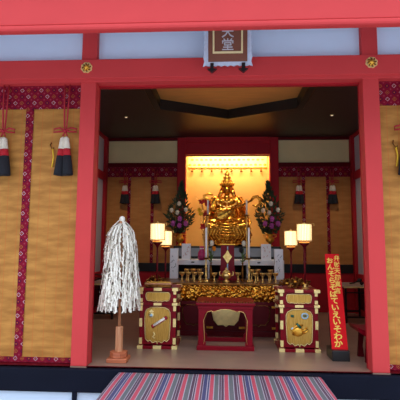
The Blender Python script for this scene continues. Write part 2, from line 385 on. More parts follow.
# ------------------------------------------------------------------ blinds
def blind(name, label, x0, x1, y, z0, z1, band, strips, sw, mats, bz=True, back=False):
    t = thing(name, label, 'blind', ((x0+x1)/2, y, z0)); w = (x1-x0)/2; h = z1-z0; cx = (x0+x1)/2
    MB().box(-w, w, 0, .012, 0, h).build('blind_panel', mats[0], t)
    MB().box(-w, w, -.016, -.001, h-band, h).build('brocade_valance', mats[1], t)
    for s in strips: MB().box(s-cx-sw/2, s-cx+sw/2, -.009, -.001, .05 if bz else 0, h-band).build('brocade_strip', mats[1], t)
    if bz: MB().box(-w, w, -.012, -.001, 0, .052).build('bottom_border', mats[1], t)
    return t
blind('bamboo_blind', 'tall tan bamboo blind left of the doorway with patterned crimson borders', -3.83, -WO, .10, .008, 3.055, .285, (-3.13, -2.222), .088, ('blind', 'bro'))
blind('bamboo_blind', 'tall tan bamboo blind right of the doorway, cut by the photo edge', WO, 3.83, .10, .008, 3.055, .285, (2.222, 3.13), .088, ('blind', 'bro'))
blind('inner_bamboo_blind', 'dim brown bamboo blind inside the hall left of the glowing niche', XW0+.04, -.955, YB-.03, .90, 2.80, .20, (-1.914, -1.447), .06, ('blind2', 'bro2'), False)
blind('inner_bamboo_blind', 'dim brown bamboo blind inside the hall right of the glowing niche', 1.055, XW1-.04, YB-.03, .90, 2.80, .20, (1.535, 2.002), .06, ('blind2', 'bro2'), False)

def tassel(label, loc, H=1.03, bowz=-.53, w=.080, hook=0, group=None, yellow=False):
    """double tassel on a cord that hangs from loc (top of the cord)"""
    t = thing('blind_tassel', label, 'tassel', loc, group)
    m = MB()
    for s in (-1, 1): m.tube([(s*w*.35, 0, 0), (s*w*.30, -.006, bowz*.4), (s*w*.12, -.008, bowz)], .009)
    m.build('cord', 'cordr', t)
    m = MB()
    for s in (-1, 1):
        m.tube([(0, -.012, bowz), (s*w*.8, -.014, bowz+.034), (s*w*1.6, -.014, bowz+.018), (s*w*1.6, -.014, bowz-.016), (s*w*.7, -.014, bowz-.01), (0, -.012, bowz)], .0095)
        m.tube([(0, -.012, bowz), (s*w*.3, -.012, bowz-.06)], .008)
    m.ball((0, -.014, bowz-.002), .02)
    m.build('bow_knot', 'cordr', t)
    zt = bowz-.07; L = H+zt
    for s in (-1, 1):
        X = Matrix.Translation((s*.019, -.012-(.012 if s > 0 else 0), zt)) @ Matrix.Rotation(R(-s*4.5), 4, 'Y')
        m = MB(); m.X = X; m.lathe([(.010, 0), (.030, -.02), (w*.48, -L*.32)], seg=14); m.build('tassel_head', 'yarnw', t)
        m = MB(); m.X = X; m.lathe([(w*.48, -L*.32), (w*.54, -L*.50)], seg=14); m.build('tassel_band', 'yarnr', t)
        m = MB(); m.X = X; m.lathe([(w*.53, -L*.50), (w*.66, -L*.95), (w*.66, -L)], seg=28, flute=.06); m.build('tassel_fringe', 'yarnk', t)
    return t
tassel('large black, red and ivory tassel hanging beside the left doorway post', (-1.785, .045, 3.03))
tassel('large black, red and ivory tassel cut by the left edge of the photo', (-2.485, .045, 3.03))
tassel('large black, red and ivory tassel cut by the right edge of the photo', (1.90, .045, 3.03))
for x, l in ((-1.985, 'small dim tassel farthest left inside the hall'), (-1.375, 'small dim tassel inside the hall just left of the left flower vase'), (1.435, 'small dim tassel inside the hall nearest right of the glowing niche'), (2.075, 'small dim tassel farthest right inside the hall')):
    t = tassel(l, (x, YB-.095, 2.74), H=.68, bowz=-.25, w=.075)
for x, l in ((-1.935, 'small brass blind hook with yellow cord left of the tassel by the left post'), (1.795, 'small brass blind hook on the right hand front blind')):
    t = thing('blind_hook', l, 'hook', (x, .085, 2.33))
    m = MB(); m.tube([(-.02, 0, .05), (-.03, -.01, .02), (-.005, -.012, -.03), (.015, -.01, -.01)], .007); m.build('hook', 'dgold', t)
    m = MB(); m.tube([(.0, -.012, -.025), (.015, -.012, -.12), (.0, -.01, -.23)], .009); m.build('cord', 'yfl', t)

# ------------------------------------------------------------------ gold emblems, plaque
def emblem(label, x, z):
    t = thing('gold_emblem', label, 'ornament', (x, -.03, z), 'gold emblems on the beam')
    pts = []
    for k in range(8):
        a = R(45*k+22.5); r = .062
        pts += [(r*math.cos(a-.25), r*math.sin(a-.25)), (r*1.0*math.cos(a), r*math.sin(a)), (r*.9*math.cos(a+.39), r*.9*math.sin(a+.39))]
    m = MB(); m.prism([(x_*1.05, z_) for x_, z_ in pts], -.008, 0); m.build('backplate', 'fit', t)
    m = MB(); m.X = Matrix.Rotation(R(90), 4, 'X'); m.lathe([(.04, .008), (.036, .018), (.02, .02), (.018, .03), (.004, .036)], seg=20); m.build('boss', 'gold', t)
    m = MB()
    for k in range(8):
        a = R(45*k); m.tube([(.022*math.cos(a), -.018, .022*math.sin(a)), (.036*math.cos(a), -.020, .036*math.sin(a)), (.050*math.cos(a+.2), -.012, .050*math.sin(a+.2))], .006, 6)
    m.build('petal_ring', 'dgold', t)
emblem('round gold flower emblem on the beam above the left doorway post', -1.548, 3.193)
emblem('round gold flower emblem on the beam above the right doorway post', 1.535, 3.200)

t = thing('hanging_plaque', 'brown wooden name plaque with scalloped pale edge hung over the doorway', 'sign', (.005, -.16, 3.13))
t.rotation_euler = (R(7), 0, 0)
m = MB(); pts = []
W2, H2 = .262, .80
def wavy(x0, z0, x1, z1, n, amp, nx, nz):
    o = []
    for i in range(n):
        u = i/n; a = amp*abs(math.sin(u*math.pi*n/2)) if i % 2 else 0
        o.append((x0+(x1-x0)*u+nx*a, z0+(z1-z0)*u+nz*a))
    return o
pts = wavy(-W2, 0, W2, 0, 16, .012, 0, 1)+wavy(W2, 0, W2-.02, H2, 16, .014, -1, 0)+wavy(W2-.02, H2, -W2+.02, H2, 16, .012, 0, -1)+wavy(-W2+.02, H2, -W2, 0, 16, .014, 1, 0)
m.prism(pts, 0, .02); m.build('carved_edge', 'plqe', t)
m = MB(); m.box(-.205, .205, -.012, 0, .045, .76, .004); m.build('board', 'plq', t)
m = MB()
for x0, x1, z0, z1 in ((-.158, .158, .128, .148), (-.158, .158, .68, .70), (-.158, -.140, .148, .68), (.140, .158, .148, .68)): m.box(x0, x1, -.024, -.012, z0, z1)
m.build('inner_frame', 'ivory', t)
m = MB()
for ch, z in (('弁', .49), ('天', .352), ('堂', .225)): glyph(m, ch, 0, -.013, z, .135, .003, .008)
m.build('lettering', 'silver', t)
m = MB()
for x in (-.165, .165): m = MB(); m.box(x-.018, x+.018, -.02, .03, -.045, .03); m.prism([(x-.05, -.03), (x+.05, -.03), (x, -.07)], -.03, .03); m.build('hanger_bracket', 'blk', t)

# ------------------------------------------------------------------ striped cloth on its box
t = thing('cloth_covered_box', 'wide low wooden box hidden under the striped cloth in front of the doorway', 'box', (-.065, -.85, -.80))
MB().box(-.95, .95, -.62, .66, 0, .765).build('box_body', 'woodb', t)
m = MB(); NX, NY = 60, 40; xs0 = -1.17; uv = []
vs = []; fs = []
def clz(x, y):
    # top surface z and spread of the cloth
    return -.018 + .004*math.sin(9*x+2*y)*math.sin(5*y)
path = []
Wc, Dc, drop = 1.92, 1.34, .22
for j in range(NY+1):
    s_ = -drop*.15 + (Dc+drop)*j/NY      # along depth, from the far edge to the near drop
    for i in range(NX+1):
        q = -drop+(Wc+2*drop)*i/NX
        x = min(max(q, 0), Wc); dx = q-x
        y = min(max(s_, 0), Dc); dy = s_-y
        z = clz(x, y)-abs(dx)-abs(dy)
        f_ = .30+.05*math.sin(7*y)
        X_ = -1.09+x*1.045+dx*f_ ; Y_ = -.12-y-dy*.2-.018*(dx != 0)*0
        if q < 0: X_ -= .012*math.sin(14*y)*min(1, -dx*6)
        vs.append((X_, Y_, max(z, -.5))); uv.append((q+drop, s_))
for j in range(NY):
    for i in range(NX):
        a = j*(NX+1)+i; fs.append((a, a+1, a+NX+2, a+NX+1))
m.add(vs, fs, True); o = m.build('striped_cloth', 'cloth')
ul = o.data.uv_layers.new(name='weave')
for p in o.data.polygons:
    for li in p.loop_indices: ul.data[li].uv = uv[o.data.loops[li].vertex_index]
sd = o.modifiers.new('thickness', 'SOLIDIFY'); sd.thickness = .006; sd.offset = 1
tag(o, 'cloth with pink, grey, white and navy stripes spread over the low box outside', 'cloth')

# ------------------------------------------------------------------ paper streamer wand on its stand
t = thing('paper_streamer_wand', 'tall wooden purification wand hung with white paper streamers, standing left in doorway', 'ritual wand', (-1.175, .25, 0))
m = MB(); m.box(-.108, .108, -.108, .108, 0, .042, .006); m.build('base_block', 'woodb', t)
m = MB(); o8 = [(.095*math.cos(R(45*k+22.5)), .095*math.sin(R(45*k+22.5))) for k in range(8)]; m.prism(o8, .045, .10, 'z'); m.build('base_step', 'woodb', t)
MB().lathe([(.042, .10), (.042, .355), (.036, .365)], seg=8, smooth=False).build('pole_sleeve', 'wood', t)
MB().cyl((0, 0, .36), .017, 1.145, 12).build('pole', 'wood', t)
MB().lathe([(.03, 1.485), (.034, 1.50), (.022, 1.515)], seg=14).build('collar', 'wood', t)
MB().ball((0, 0, 1.54), .034, 2, (1, 1, 1)).build('finial_ball', 'paper', t)
m = MB()
def envel(z):   # radius of the bundle at height z
    pts_ = [(1.50, .06), (1.45, .11), (1.38, .145), (1.22, .17), (1.0, .182), (.8, .198), (.56, .215)]
    for (za, ra), (zb, rb) in zip(pts_, pts_[1:]):
        if zb <= z <= za: return ra+(rb-ra)*(za-z)/(za-zb)
    return .05 if z > 1.5 else .215
tiers = [(1.51, 40, .16), (1.46, 46, .20), (1.38, 54, .20), (1.29, 60, .21), (1.20, 62, .21), (1.10, 66, .22), (1.00, 70, .22), (.91, 74, .22), (.82, 80, .24), (.76, 80, .24)]
for zt_, cnt, ln in tiers:
    for k in range(cnt):
        a = 2*math.pi*(k+rnd.random())/cnt
        dd = (math.degrees(a)-283.5) % 360
        z = zt_+rnd.uniform(-.05, .04); L_ = ln*rnd.uniform(.75, 1.08); w = rnd.uniform(.006, .011); n = 7
        if (dd < 8 or dd > 352) : continue
        tw = rnd.uniform(-.9, .9); sw_ = rnd.uniform(-.05, .05); rsc = rnd.uniform(.66, 1.05); zig = rnd.uniform(.001, .007); fl = rnd.uniform(.0, .022)
        pl = []
        for i in range(n+1):
            u = i/n; zz = z-L_*u
            r_ = envel(max(zz, .56))*rsc*min(1, (.35 if zt_ > 1.4 else .7)+.75*math.sqrt(min(1, u*3.4))) ; r_ = max(r_+fl*u*u, .025)
            aa = a+sw_*u*4+(zig/r_)*(1 if i % 2 else -1)
            pl.append((Vector((r_*math.cos(aa), r_*math.sin(aa), max(zz, .535))), aa+tw+(.5 if i % 2 else -.5)*.25))
        vs = []
        for p_, aa in pl:
            d_ = Vector((-math.sin(aa), math.cos(aa), 0))*w; vs += [tuple(p_-d_), tuple(p_+d_)]
        m.add(vs, [(2*i, 2*i+1, 2*i+3, 2*i+2) for i in range(n)])
o = m.build('paper_streamers', 'paper', t); o['kind'] = 'stuff'

# ------------------------------------------------------------------ lacquer offering stands
def cusped(x0, x1, z0, z1, n=3, side=False):
    """panel outline with rounded top corners and a scalloped lower edge"""
    w, h = x1-x0, z1-z0; r = min(w, h)*.22
    pts = [(x0+w*.04, z0+h*.10)]
    pts += [(x0+w*.02, z0+h*.3), (x0, z0+h*.6), (x0+w*.01, z1-r*.9)]
    pts += [(x0+r*.35, z1-r*.35), (x0+r, z1-r*.05), (x0+w*.30, z1), (x0+w*.5, z1+h*.01), (x0+w*.70, z1), (x1-r, z1-r*.05), (x1-r*.35, z1-r*.35), (x1-w*.01, z1-r*.9)]
    pts += [(x1, z0+h*.6), (x1-w*.02, z0+h*.3), (x1-w*.04, z0+h*.10), (x1-w*.14, z0+h*.02), (x1-w*.22, z0+h*.06), (x1-w*.32, z0-h*.02), (x1-w*.46, z0+h*.03), (x0+w*.5, z0-h*.05)]
    pts += [(x0+w*.46, z0+h*.03), (x0+w*.32, z0-h*.02), (x0+w*.22, z0+h*.06), (x0+w*.14, z0+h*.02)]
    return pts
def offering_stand(label, loc, motif):
    t = thing('offering_stand', label, 'stand', loc, 'lacquer offering stands')
    w, d, h = .222, .25, .727            # half width, half depth, height; front face at local -d
    m = MB(); m.box(-w-.024, w+.024, -d-.024, d+.024, h-.032, h, .005); m.build('top_slab', 'lac', t)
    m = MB(); m.box(-w+.03, w-.03, -d+.012, d-.012, .05, h-.035); m.build('carcass', 'lac', t)
    m = MB(); m.box(-w-.018, w+.018, -d-.018, d+.018, .52, .545, .004); m.build('middle_rail', 'lac', t)
    m = MB(); m.box(-w-.018, w+.018, -d-.018, d+.018, 0, .036, .005); m.build('plinth', 'lac', t)
    for sx in (-1, 1):
        for sy in (-1, 1):
            m = MB(); m.box(sx*w, sx*(w-.030), sy*d, sy*(d-.030), .04, h-.035, .003); m.build('corner_post', 'lac', t)
    # gilt fittings wrapped round posts and rails
    e = .003
    for sx in (-1, 1):
        for sy in (-1, 1):
            for z0, z1 in ((.055, .13), (.26, .36), (.45, .512), (.555, .60), (.65, .69)):
                m = MB(); m.box(sx*(w+e), sx*(w-.030-e), sy*(d+e), sy*(d-.030-e), z0, z1, .002); m.build('post_fitting', 'fit', t)
            for z0, z1, q in ((h-.035, h+.002, .027), (.518, .547, .021), (-.0, .038, .021)):
                m = MB(); m.box(sx*(w+q), sx*(w-.045), sy*(d+q), sy*(d-.045), z0, z1, .002); m.build('corner_fitting', 'fit', t)
    for z0, z1, q in ((h-.035, h+.002, .027), (.518, .547, .021), (.0, .038, .021)):
        m = MB(); m.box(-.05, .05, -d-q, -d+.02, z0, z1, .002); m.build('rail_fitting', 'fit', t)
    m = MB(); m.prism(cusped(-.150, .150, .085, .485), -d-.004, -d+.02); 
    o = m.build('lower_panel', 'gpanel', t)
    m = MB(); ol = cusped(-.157, .157, .078, .492); 
    m.tube([(x, -d-.002, z) for x, z in ol+[ol[0]]], .0045, 6); m.build('panel_edging', 'fit', o)
    m = MB(); m.prism([(x, z) for x, z in cusped(-.145, .145, .572, .668)], -d-.004, -d+.02); o2 = m.build('upper_panel', 'gpanel', t)
    m = MB(); ol = cusped(-.150, .150, .567, .673); m.tube([(x, -d-.002, z) for x, z in ol+[ol[0]]], .0035, 6); m.build('panel_edging', 'fit', o2)
    for sx in (-1, 1):
        m = MB(); m.prism([(y, z) for y, z in cusped(-.17, .17, .10, .48)], sx*(w-.035), sx*(w-.022), 'x'); m.build('side_panel', 'lacd', t)
    if motif == 'scroll':
        m = MB(); m.X = Matrix.Translation((-.075, -d-.006, .40))@Matrix.Rotation(R(90), 4, 'X'); m.lathe([(.032, -.002), (.034, .012), (.020, .016)], seg=16); m.build('round_boss', 'fit', t)
        m = MB(); m.X = Matrix.Translation((-.075, -d-.02, .40))@Matrix.Rotation(R(90), 4, 'X'); m.lathe([(.018, 0), (.018, .008), (.004, .014)], seg=14); m.build('boss_jewel', 'blue', t)
        m = MB(); m.prism([(-.105, .44), (-.075, .47), (-.045, .44), (-.075, .425)], -d-.010, -d); m.build('boss_leaf', 'fit', t)
        m = MB(); m.tube([(-.065, -d-.016, .262), (.115, -d-.016, .378)], .020, 10); o = m.build('scroll', 'paper', t)
        m = MB()
        for a in (0, 1): 
            p = Vector((-.065, -d-.016, .262)).lerp(Vector((.115, -d-.016, .378)), a); q = Vector((-.065, -d-.016, .262)).lerp(Vector((.115, -d-.016, .378)), .12 if a == 0 else .88)
            m.tube([p, q], .022, 10)
        m.tube([(-.055, -d-.034, .255), (.125, -d-.034, .371)], .004, 6); m.build('scroll_band', 'cordr', o)
        m = MB(); m.tube([(-.05, -d-.006, .20), (-.03, -d-.008, .17), (-.055, -d-.008, .145), (-.03, -d-.008, .125)], .010, 8); m.build('cord_ornament', 'fit', t)
    else:
        m = MB(); m.ball((-.02, -d-.004, .235), .075, 2, (1, .2, .75)); m.tube([(-.07, -d-.012, .20), (-.09, -d-.012, .25), (-.03, -d-.012, .31), (.04, -d-.012, .31)], .012); m.build('treasure_sack', 'gold', t)
        m = MB(); m.tube([(.03, -d-.01, .24), (.09, -d-.012, .28), (.10, -d-.01, .25), (.05, -d-.01, .215)], .010); m.build('sack_ribbon', 'gold', t)
        m = MB(); m.tube([(-.035, -d-.02, .33), (.015, -d-.02, .285)], .014, 6); m.tube([(-.10, -d-.01, .42), (-.065, -d-.012, .415)], .014, 6, .6); m.build('green_jewel', 'green', t)
        m = MB(); m.ball((-.078, -d-.008, .27), .02, 2, (1.1, .5, .8)); m.build('blue_jewel', 'blue', t)
        m = MB(); m.tube(arc3 := [(.065+.036*math.cos(R(q)), -d-.01, .42+.030*math.sin(R(q))) for q in range(0, 361, 30)], .010, 6); m.build('ring_ornament', 'blue', t)
        m = MB(); m.ball((.065, -d-.01, .42), .016, 2, (1.2, .5, .7)); m.build('ring_core', 'green', t)
    return t
offering_stand('dark red lacquer stand with diagonal scroll motif on its gold front, left of centre', (-.838, 1.05, 0), 'scroll')
offering_stand('dark red lacquer stand with treasure motif on its gold front, right of centre', (.868, 1.03, 0), 'treasure')

# ------------------------------------------------------------------ pillar lamps
shade_m, nt, b = newmat('glowing_paper_shade')
b.inputs['Base Color'].default_value = s2l((255, 226, 170)); b.inputs['Emission Color'].default_value = s2l((255, 226, 168)); b.inputs['Emission Strength'].default_value = 1.7
b.inputs['Transmission Weight'].default_value = 0; b.inputs['Roughness'].default_value = .7
MT['shade'] = shade_m; MT['core'] = emat('lamp_bulb_glow', (255, 236, 190), 12)
def lamp(label, loc, s=1.0):
    t = thing('pillar_lamp', label, 'lamp', loc, 'pillar lamps on the offering stands'); t.scale = (s, s, s)
    MB().lathe([(.052, 0), (.050, .008), (.030, .016), (.020, .04), (.024, .052), (.015, .06)], seg=20).build('base', 'goldb', t)
    MB().lathe([(.0125, .06), (.0125, .50)], seg=12).build('pole', 'lacd', t)
    MB().lathe([(.013, .49), (.022, .515), (.060, .548), (.062, .556), (.045, .556)], seg=20).build('cup', 'lacd', t)
    MB().lathe([(.064, .556), (.066, .564), (.060, .572)], seg=24).build('gilt_rim', 'goldb', t)
    sh = MB().lathe([(.084, .583), (.088, .59), (.089, .788), (.084, .797), (.03, .802), (.03, .79), (.08, .785), (.08, .595)], seg=40, flute=.06).build('shade', 'shade', t)
    MB().lathe([(.02, .800), (.022, .806), (.012, .815), (.006, .825)], seg=12).build('finial', 'goldb', t)
    MB().lathe([(.014, .60), (.018, .69), (.010, .76)], seg=12).build('bulb', 'core', sh)
    m = MB()
    for k in range(30): a = 2*math.pi*k/30; m.tube([(.0925*math.cos(a), .0925*math.sin(a), .586), (.0935*math.cos(a), .0935*math.sin(a), .795)], .0026, 5)
    m.build('shade_ribs', 'gpanel', sh)
    m = MB()
    for z in (.588, .795): m.lathe([(.088, z-.005), (.096, z-.005), (.096, z+.005), (.088, z+.005)], seg=32)
    m.build('shade_rims', 'goldb', sh)
    m = MB(); m.tube([(.088, -.02, .80), (.115, -.03, .80), (.118, -.03, .77)], .005, 6); m.build('pull_hook', 'goldb', t)
    return t
lamp('larger lit lamp on the left stand, nearer the doorway', (-.875, .93, .728))
lamp('smaller lit lamp behind the larger one on the left stand', (-.800, 1.16, .728), .89)
lamp('larger lit lamp on the right stand, nearer the doorway', (.970, .91, .728))
lamp('smaller lit lamp behind the larger one on the right stand', (.840, 1.14, .728), .90)
for x, y, z in ((-.875, .93, 1.56), (.970, .91, 1.56)): pass

# gilt things on the stands
t = thing('sutra_box', 'bronze box with pale lid lying on top of the left offering stand', 'box', (-.84, .86, .731))
MB().box(-.155, .155, -.05, .05, 0, .035, .004).build('box_body', 'dgold', t); MB().box(-.165, .165, -.06, .06, .035, .052, .004).build('lid', 'wood', t)
m = MB(); m.box(-.15, .15, -.03, .03, .052, .066, .003); m.build('folded_cloth', 'gpanel', t)
def lotus_ornament(label, loc, n=16, w=.20, seed=1):
    r_ = random.Random(seed); t = thing('gilt_flower_ornament', label, 'ornament', loc)
    m = MB(); m.lathe([(w*.3, 0), (w*.28, .01), (.02, .02), (.02, .05)], seg=16); m.build('foot', 'dgold', t)
    m = MB()
    for k in range(n*4):
        x = r_.uniform(-w, w); y = r_.uniform(-.05, .05); z = .03+r_.uniform(0, .105)*(1-.6*abs(x/w)); a = r_.uniform(0, 6.28); q = r_.uniform(.018, .035)
        p0 = Vector((x, y, z)); d_ = Vector((math.cos(a), r_.uniform(-.5, .5), math.sin(a))).normalized()
        m.tube([p0-d_*q*.8, p0, p0+d_*q*.6+Vector((0, 0, .01)), p0+d_*q*.9+Vector((0, 0, -.006))], [.003, q*.38, q*.25, .003], 6, .4)
    m.build('leaf_cluster', 'dgold', t)
    m = MB()
    for s in (-1, 0, 1): m.ball((s*w*.55, -.03, .075-.02*abs(s)), .02, 2, (1.2, 1, .8))
    m.build('buds', 'gold', t)
lotus_ornament('bronze leafy ornament on top of the right offering stand', (.865, 1.02, .729), seed=3, w=.19)
lotus_ornament('bronze leafy ornament behind the bronze box on the left stand', (-.90, 1.05, .729), seed=5, w=.12)

# ------------------------------------------------------------------ central low table
t = thing('altar_table', 'low dark red lacquer table with curved legs in front of the altar', 'table', (-.012, 1.03, 0))
m = MB(); m.box(-.36, .36, -.27, .27, .525, .565, .012); m.build('tabletop', 'lac', t)
m = MB()
ap = [(-.325, .49), (-.325, .43), (-.23, .43), (-.215, .45), (-.17, .462), (-.14, .45), (-.11, .462), (-.06, .478), (0, .482), (.06, .478), (.11, .462), (.14, .45), (.17, .462), (.215, .45), (.23, .43), (.325, .43), (.325, .49)]
m.box(-.335, .335, -.25, .25, .485, .526, .004); m.prism(ap, -.2405, -.225); m.prism(ap, .2405, .225); m.build('apron', 'lac', t)
m = MB(); m.tube([(x, -.248, z) for x, z in [(-.262, .07), (-.25, .13), (-.262, .35)]+ap[2:15]+[(.262, .35), (.25, .13), (.262, .07)]], .004, 6); m.build('gilt_edging', 'goldb', t)
for sx in (-1, 1):
    for sy in (-1, 1):
        m = MB(); m.prism([(sx*.325, .49), (sx*.325, .05), (sx*.235, .05), (sx*.235, .085), (sx*.262, .12), (sx*.268, .36), (sx*.24, .44), (sx*.22, .49)], sy*.245, sy*.205); m.build('leg', 'lac', t)
m = MB()
for y in (-.26, .22): m.box(-.345, .345, y, y+.04, 0, .052, .004)
for x in (-.345, .305): m.box(x, x+.04, -.22, .22, 0, .052, .004)
m.build('base_frame', 'lac', t)
m = MB()
for i in range(22): x = -.34+i*.68/21; m.ball((x, -.262, .567), .012, 1)
m.build('carved_rim', 'dgold', t)

# ------------------------------------------------------------------ altar
t = thing('altar', 'wide gold carved altar on a maroon lacquer base across the hall', 'altar', (0, 1.60, 0))
AX = 1.10
m = MB(); m.box(-AX, AX, 0, .80, .06, .47); m.box(-AX-.03, AX+.03, -.03, .83, 0, .07, .006); m.box(-AX-.02, AX+.02, -.02, .82, .42, .47, .005); m.build('base_cabinet', 'lacd', t)
m = MB(); m.box(-AX-.05, AX+.05, -.05, .84, .695, .725, .006); m.build('altar_top', 'dgold', t)
# carved apron, a height field of scrolls and petals
NXa, NZa = 340, 26; vs = []; fs = []
for j in range(NZa+1):
    v = j/NZa; z = .465+.23*v
    for i in range(NXa+1):
        x = -AX-.02+(2*AX+.04)*i/NXa; bulge = .05*math.sin(v*math.pi*.9)+.02*v
        s1 = math.sin(x*44+3*math.sin(v*6.3))*math.cos(v*11+1.6*math.sin(x*22)); s2 = math.sin(x*81+v*9)*math.sin(v*17-x*13)
        pet = abs(math.sin(x*21))*max(0, 1-abs(v-.25)*4)
        vs.append((x, -.01-bulge-.016*s1-.009*s2-.02*pet, z))
for j in range(NZa):
    for i in range(NXa): a = j*(NXa+1)+i; fs.append((a, a+1, a+NXa+2, a+NXa+1))
m = MB(); m.add(vs, fs, True); m.box(-AX+.02, AX-.02, .03, .78, .465, .70); m.build('carved_apron', 'goldr', t)
for i, x in enumerate((-.90, -.45, 0, .45, .90)):
    m = MB(); w = .155 if x else .185
    dz = .02 if x == 0 else 0
    ol = [(x-w, .40), (x-w*.6, .425), (x, .42), (x+w*.6, .425), (x+w, .40), (x+w*1.03, .32), (x+w*.9, .22), (x+w*.6, .155), (x+w*.2, .16), (x, .135), (x-w*.2, .16), (x-w*.6, .155), (x-w*.9, .22), (x-w*1.03, .32)]
    m.prism(ol, -.03 if x == 0 else -.012, .0); o = m.build('cusped_panel', 'fit' if x == 0 else 'lacd', t)
    m = MB(); m.tube([(a, -.016 if x else -.034, b_) for a, b_ in ol+[ol[0]]], .006, 6); m.build('panel_edging', 'fit' if x == 0 else 'dgold', o)
for x in (-.68, -.225, .225, .68, -1.08, 1.08):
    for z in (.115, .40): m = MB(); m.box(x-.045, x+.045, -.014, .0, z-.014, z+.014, .003); m.ball((x, -.016, z), .016, 1); m.build('gilt_mount', 'gold', t)
ZA = .727
# brass on the altar top
cup = None
def brass_cup(label, x, y):
    global cup
    if cup is None:
        cup = thing('offering_cup', label, 'cup', (x, y, ZA), 'brass offering cups on the altar')
        MB().lathe([(.030, 0), (.028, .008), (.011, .02), (.010, .07), (.016, .08), (.012, .09)], seg=16).build('stem', 'goldb', cup)
        MB().lathe([(.012, .088), (.034, .10), (.042, .125), (.044, .135), (.036, .132), (.02, .112)], seg=18).build('bowl', 'goldb', cup)
        return cup
    return dup(cup, (x, y, ZA), label)
cn = ['farthest left small brass offering cup on the altar front', 'second small brass cup from the left along the altar front', 'third small brass cup from the left along the altar front',
      'small brass cup just left of the front left candlestick', 'small brass cup between front left candlestick and incense burner', 'small brass cup between incense burner and front right candlestick', 'small brass cup just right of the front right candlestick',
      'third small brass cup from the right along the altar front', 'second small brass cup from the right along the altar front', 'farthest right small brass offering cup on the altar front']
for l, x in zip(cn, (-.635, -.545, -.455, -.365, -.165, .175, .425, .525, .615, .71)): brass_cup(l, x, 1.74+.03*math.sin(x*9))
for l, x in (('brass cup in the rear altar row, behind the farthest left cups', -.585), ('brass cup in the rear altar row, behind the left front cups', -.49), ('brass cup in the rear altar row, left of the slim left vase', -.395),
             ('brass cup in the rear altar row, right of the slim right vase', .385), ('brass cup in the rear altar row, behind the right front cups', .475), ('brass cup in the rear altar row, behind the farthest right cups', .665)):
    c_ = dup(cup, (x, 1.97, ZA), l, scale=(.95, .95, 1.25))
t = thing('incense_burner', 'brass incense burner in the middle of the altar top', 'incense burner', (.008, 1.72, ZA))
MB().lathe([(.05, 0), (.046, .012), (.022, .03), (.026, .045), (.060, .065), (.075, .095), (.066, .12), (.058, .128)], seg=24).build('bowl', 'goldb', t)
MB().lathe([(.058, .128), (.05, .15), (.024, .172), (.012, .18), (.016, .195), (.004, .21)], seg=20).build('lid', 'goldb', t)
for s in (-1, 1): m = MB(); m.tube([(s*.06, 0, .085), (s*.095, 0, .10), (s*.10, 0, .14), (s*.085, 0, .15)], .008); m.build('handle', 'goldb', t)
def candlestick(label, loc, h, cl):
    t = thing('candlestick', label, 'candlestick', loc)
    MB().lathe([(.050, 0), (.045, .012), (.018, .03), (.013, .06), (.024, .08), (.012, .10), (.010, h*.55), (.022, h*.60), (.010, h*.65), (.010, h-.03), (.015, h-.02)], seg=18).build('stem', 'goldb', t)
    MB().lathe([(.012, h-.025), (.050, h-.008), (.054, h), (.046, h), (.012, h-.008)], seg=20).build('drip_pan', 'dgold', t)
    c = thing('candle', cl, 'candle', (loc[0], loc[1], loc[2]+h-.006))
    return c
for x, y, s, hh, ln in ((-.288, 1.78, 'front left', .345, .44), (.335, 1.78, 'front right', .345, .44), (-.303, 2.88, 'rear left', .75, .26), (.367, 2.88, 'rear right', .75, .26)):
    zb = ZA if y < 2.4 else 1.006
    c = candlestick('%s brass candlestick, %s' % (s, 'slim, on the altar top' if y < 2.4 else 'taller, beside the gold statue'), (x, y, zb), hh if y < 2.4 else hh+.02,
                    'white candle in the %s candlestick' % s)
    MB().lathe([(.0155, 0), (.015, ln), (.005, ln+.006)], seg=12).build('wax', 'wax', c)
    MB().cyl((0, 0, ln), .002, .018, 6).build('wick', 'blk', c)

def mum(mb, c, r, n=46, seed=0):
    """chrysanthemum head: petals curling round a ball"""
    r_ = random.Random(seed); c = Vector(c); mb.ball(c, r*.72, 1)
    for k in range(n):
        z = 1-2*(k+.5)/n; a = k*2.39996; q = math.sqrt(max(0, 1-z*z)); d_ = Vector((q*math.cos(a), q*math.sin(a), z))
        s = d_.cross(Vector((0, 0, 1))); s = s.normalized() if s.length > .01 else Vector((1, 0, 0)); u = d_.cross(s)
        p = c+d_*r*.55; e = c+d_*r+u*r*.12*r_.uniform(-1, 1)
        mb.add([p-s*r*.16, p+s*r*.16, (p+e)/2+s*r*.2+d_*r*.1, e, (p+e)/2-s*r*.2+d_*r*.1], [(0, 1, 2, 3, 4)])
def leafm(mb, p, d_, L_, w, up=None):
    d_ = Vector(d_).normalized(); s = d_.cross(Vector((rnd.uniform(-.4, .4), -1, rnd.uniform(-.4, .4)))).normalized(); n_ = s.cross(d_)
    p = Vector(p); mb.add([p, p+d_*L_*.4+s*w+n_*L_*.06, p+d_*L_, p+d_*L_*.4-s*w+n_*L_*.06, p+d_*L_*.45-n_*L_*.03], [(0, 1, 4), (1, 2, 4), (2, 3, 4), (3, 0, 4)])
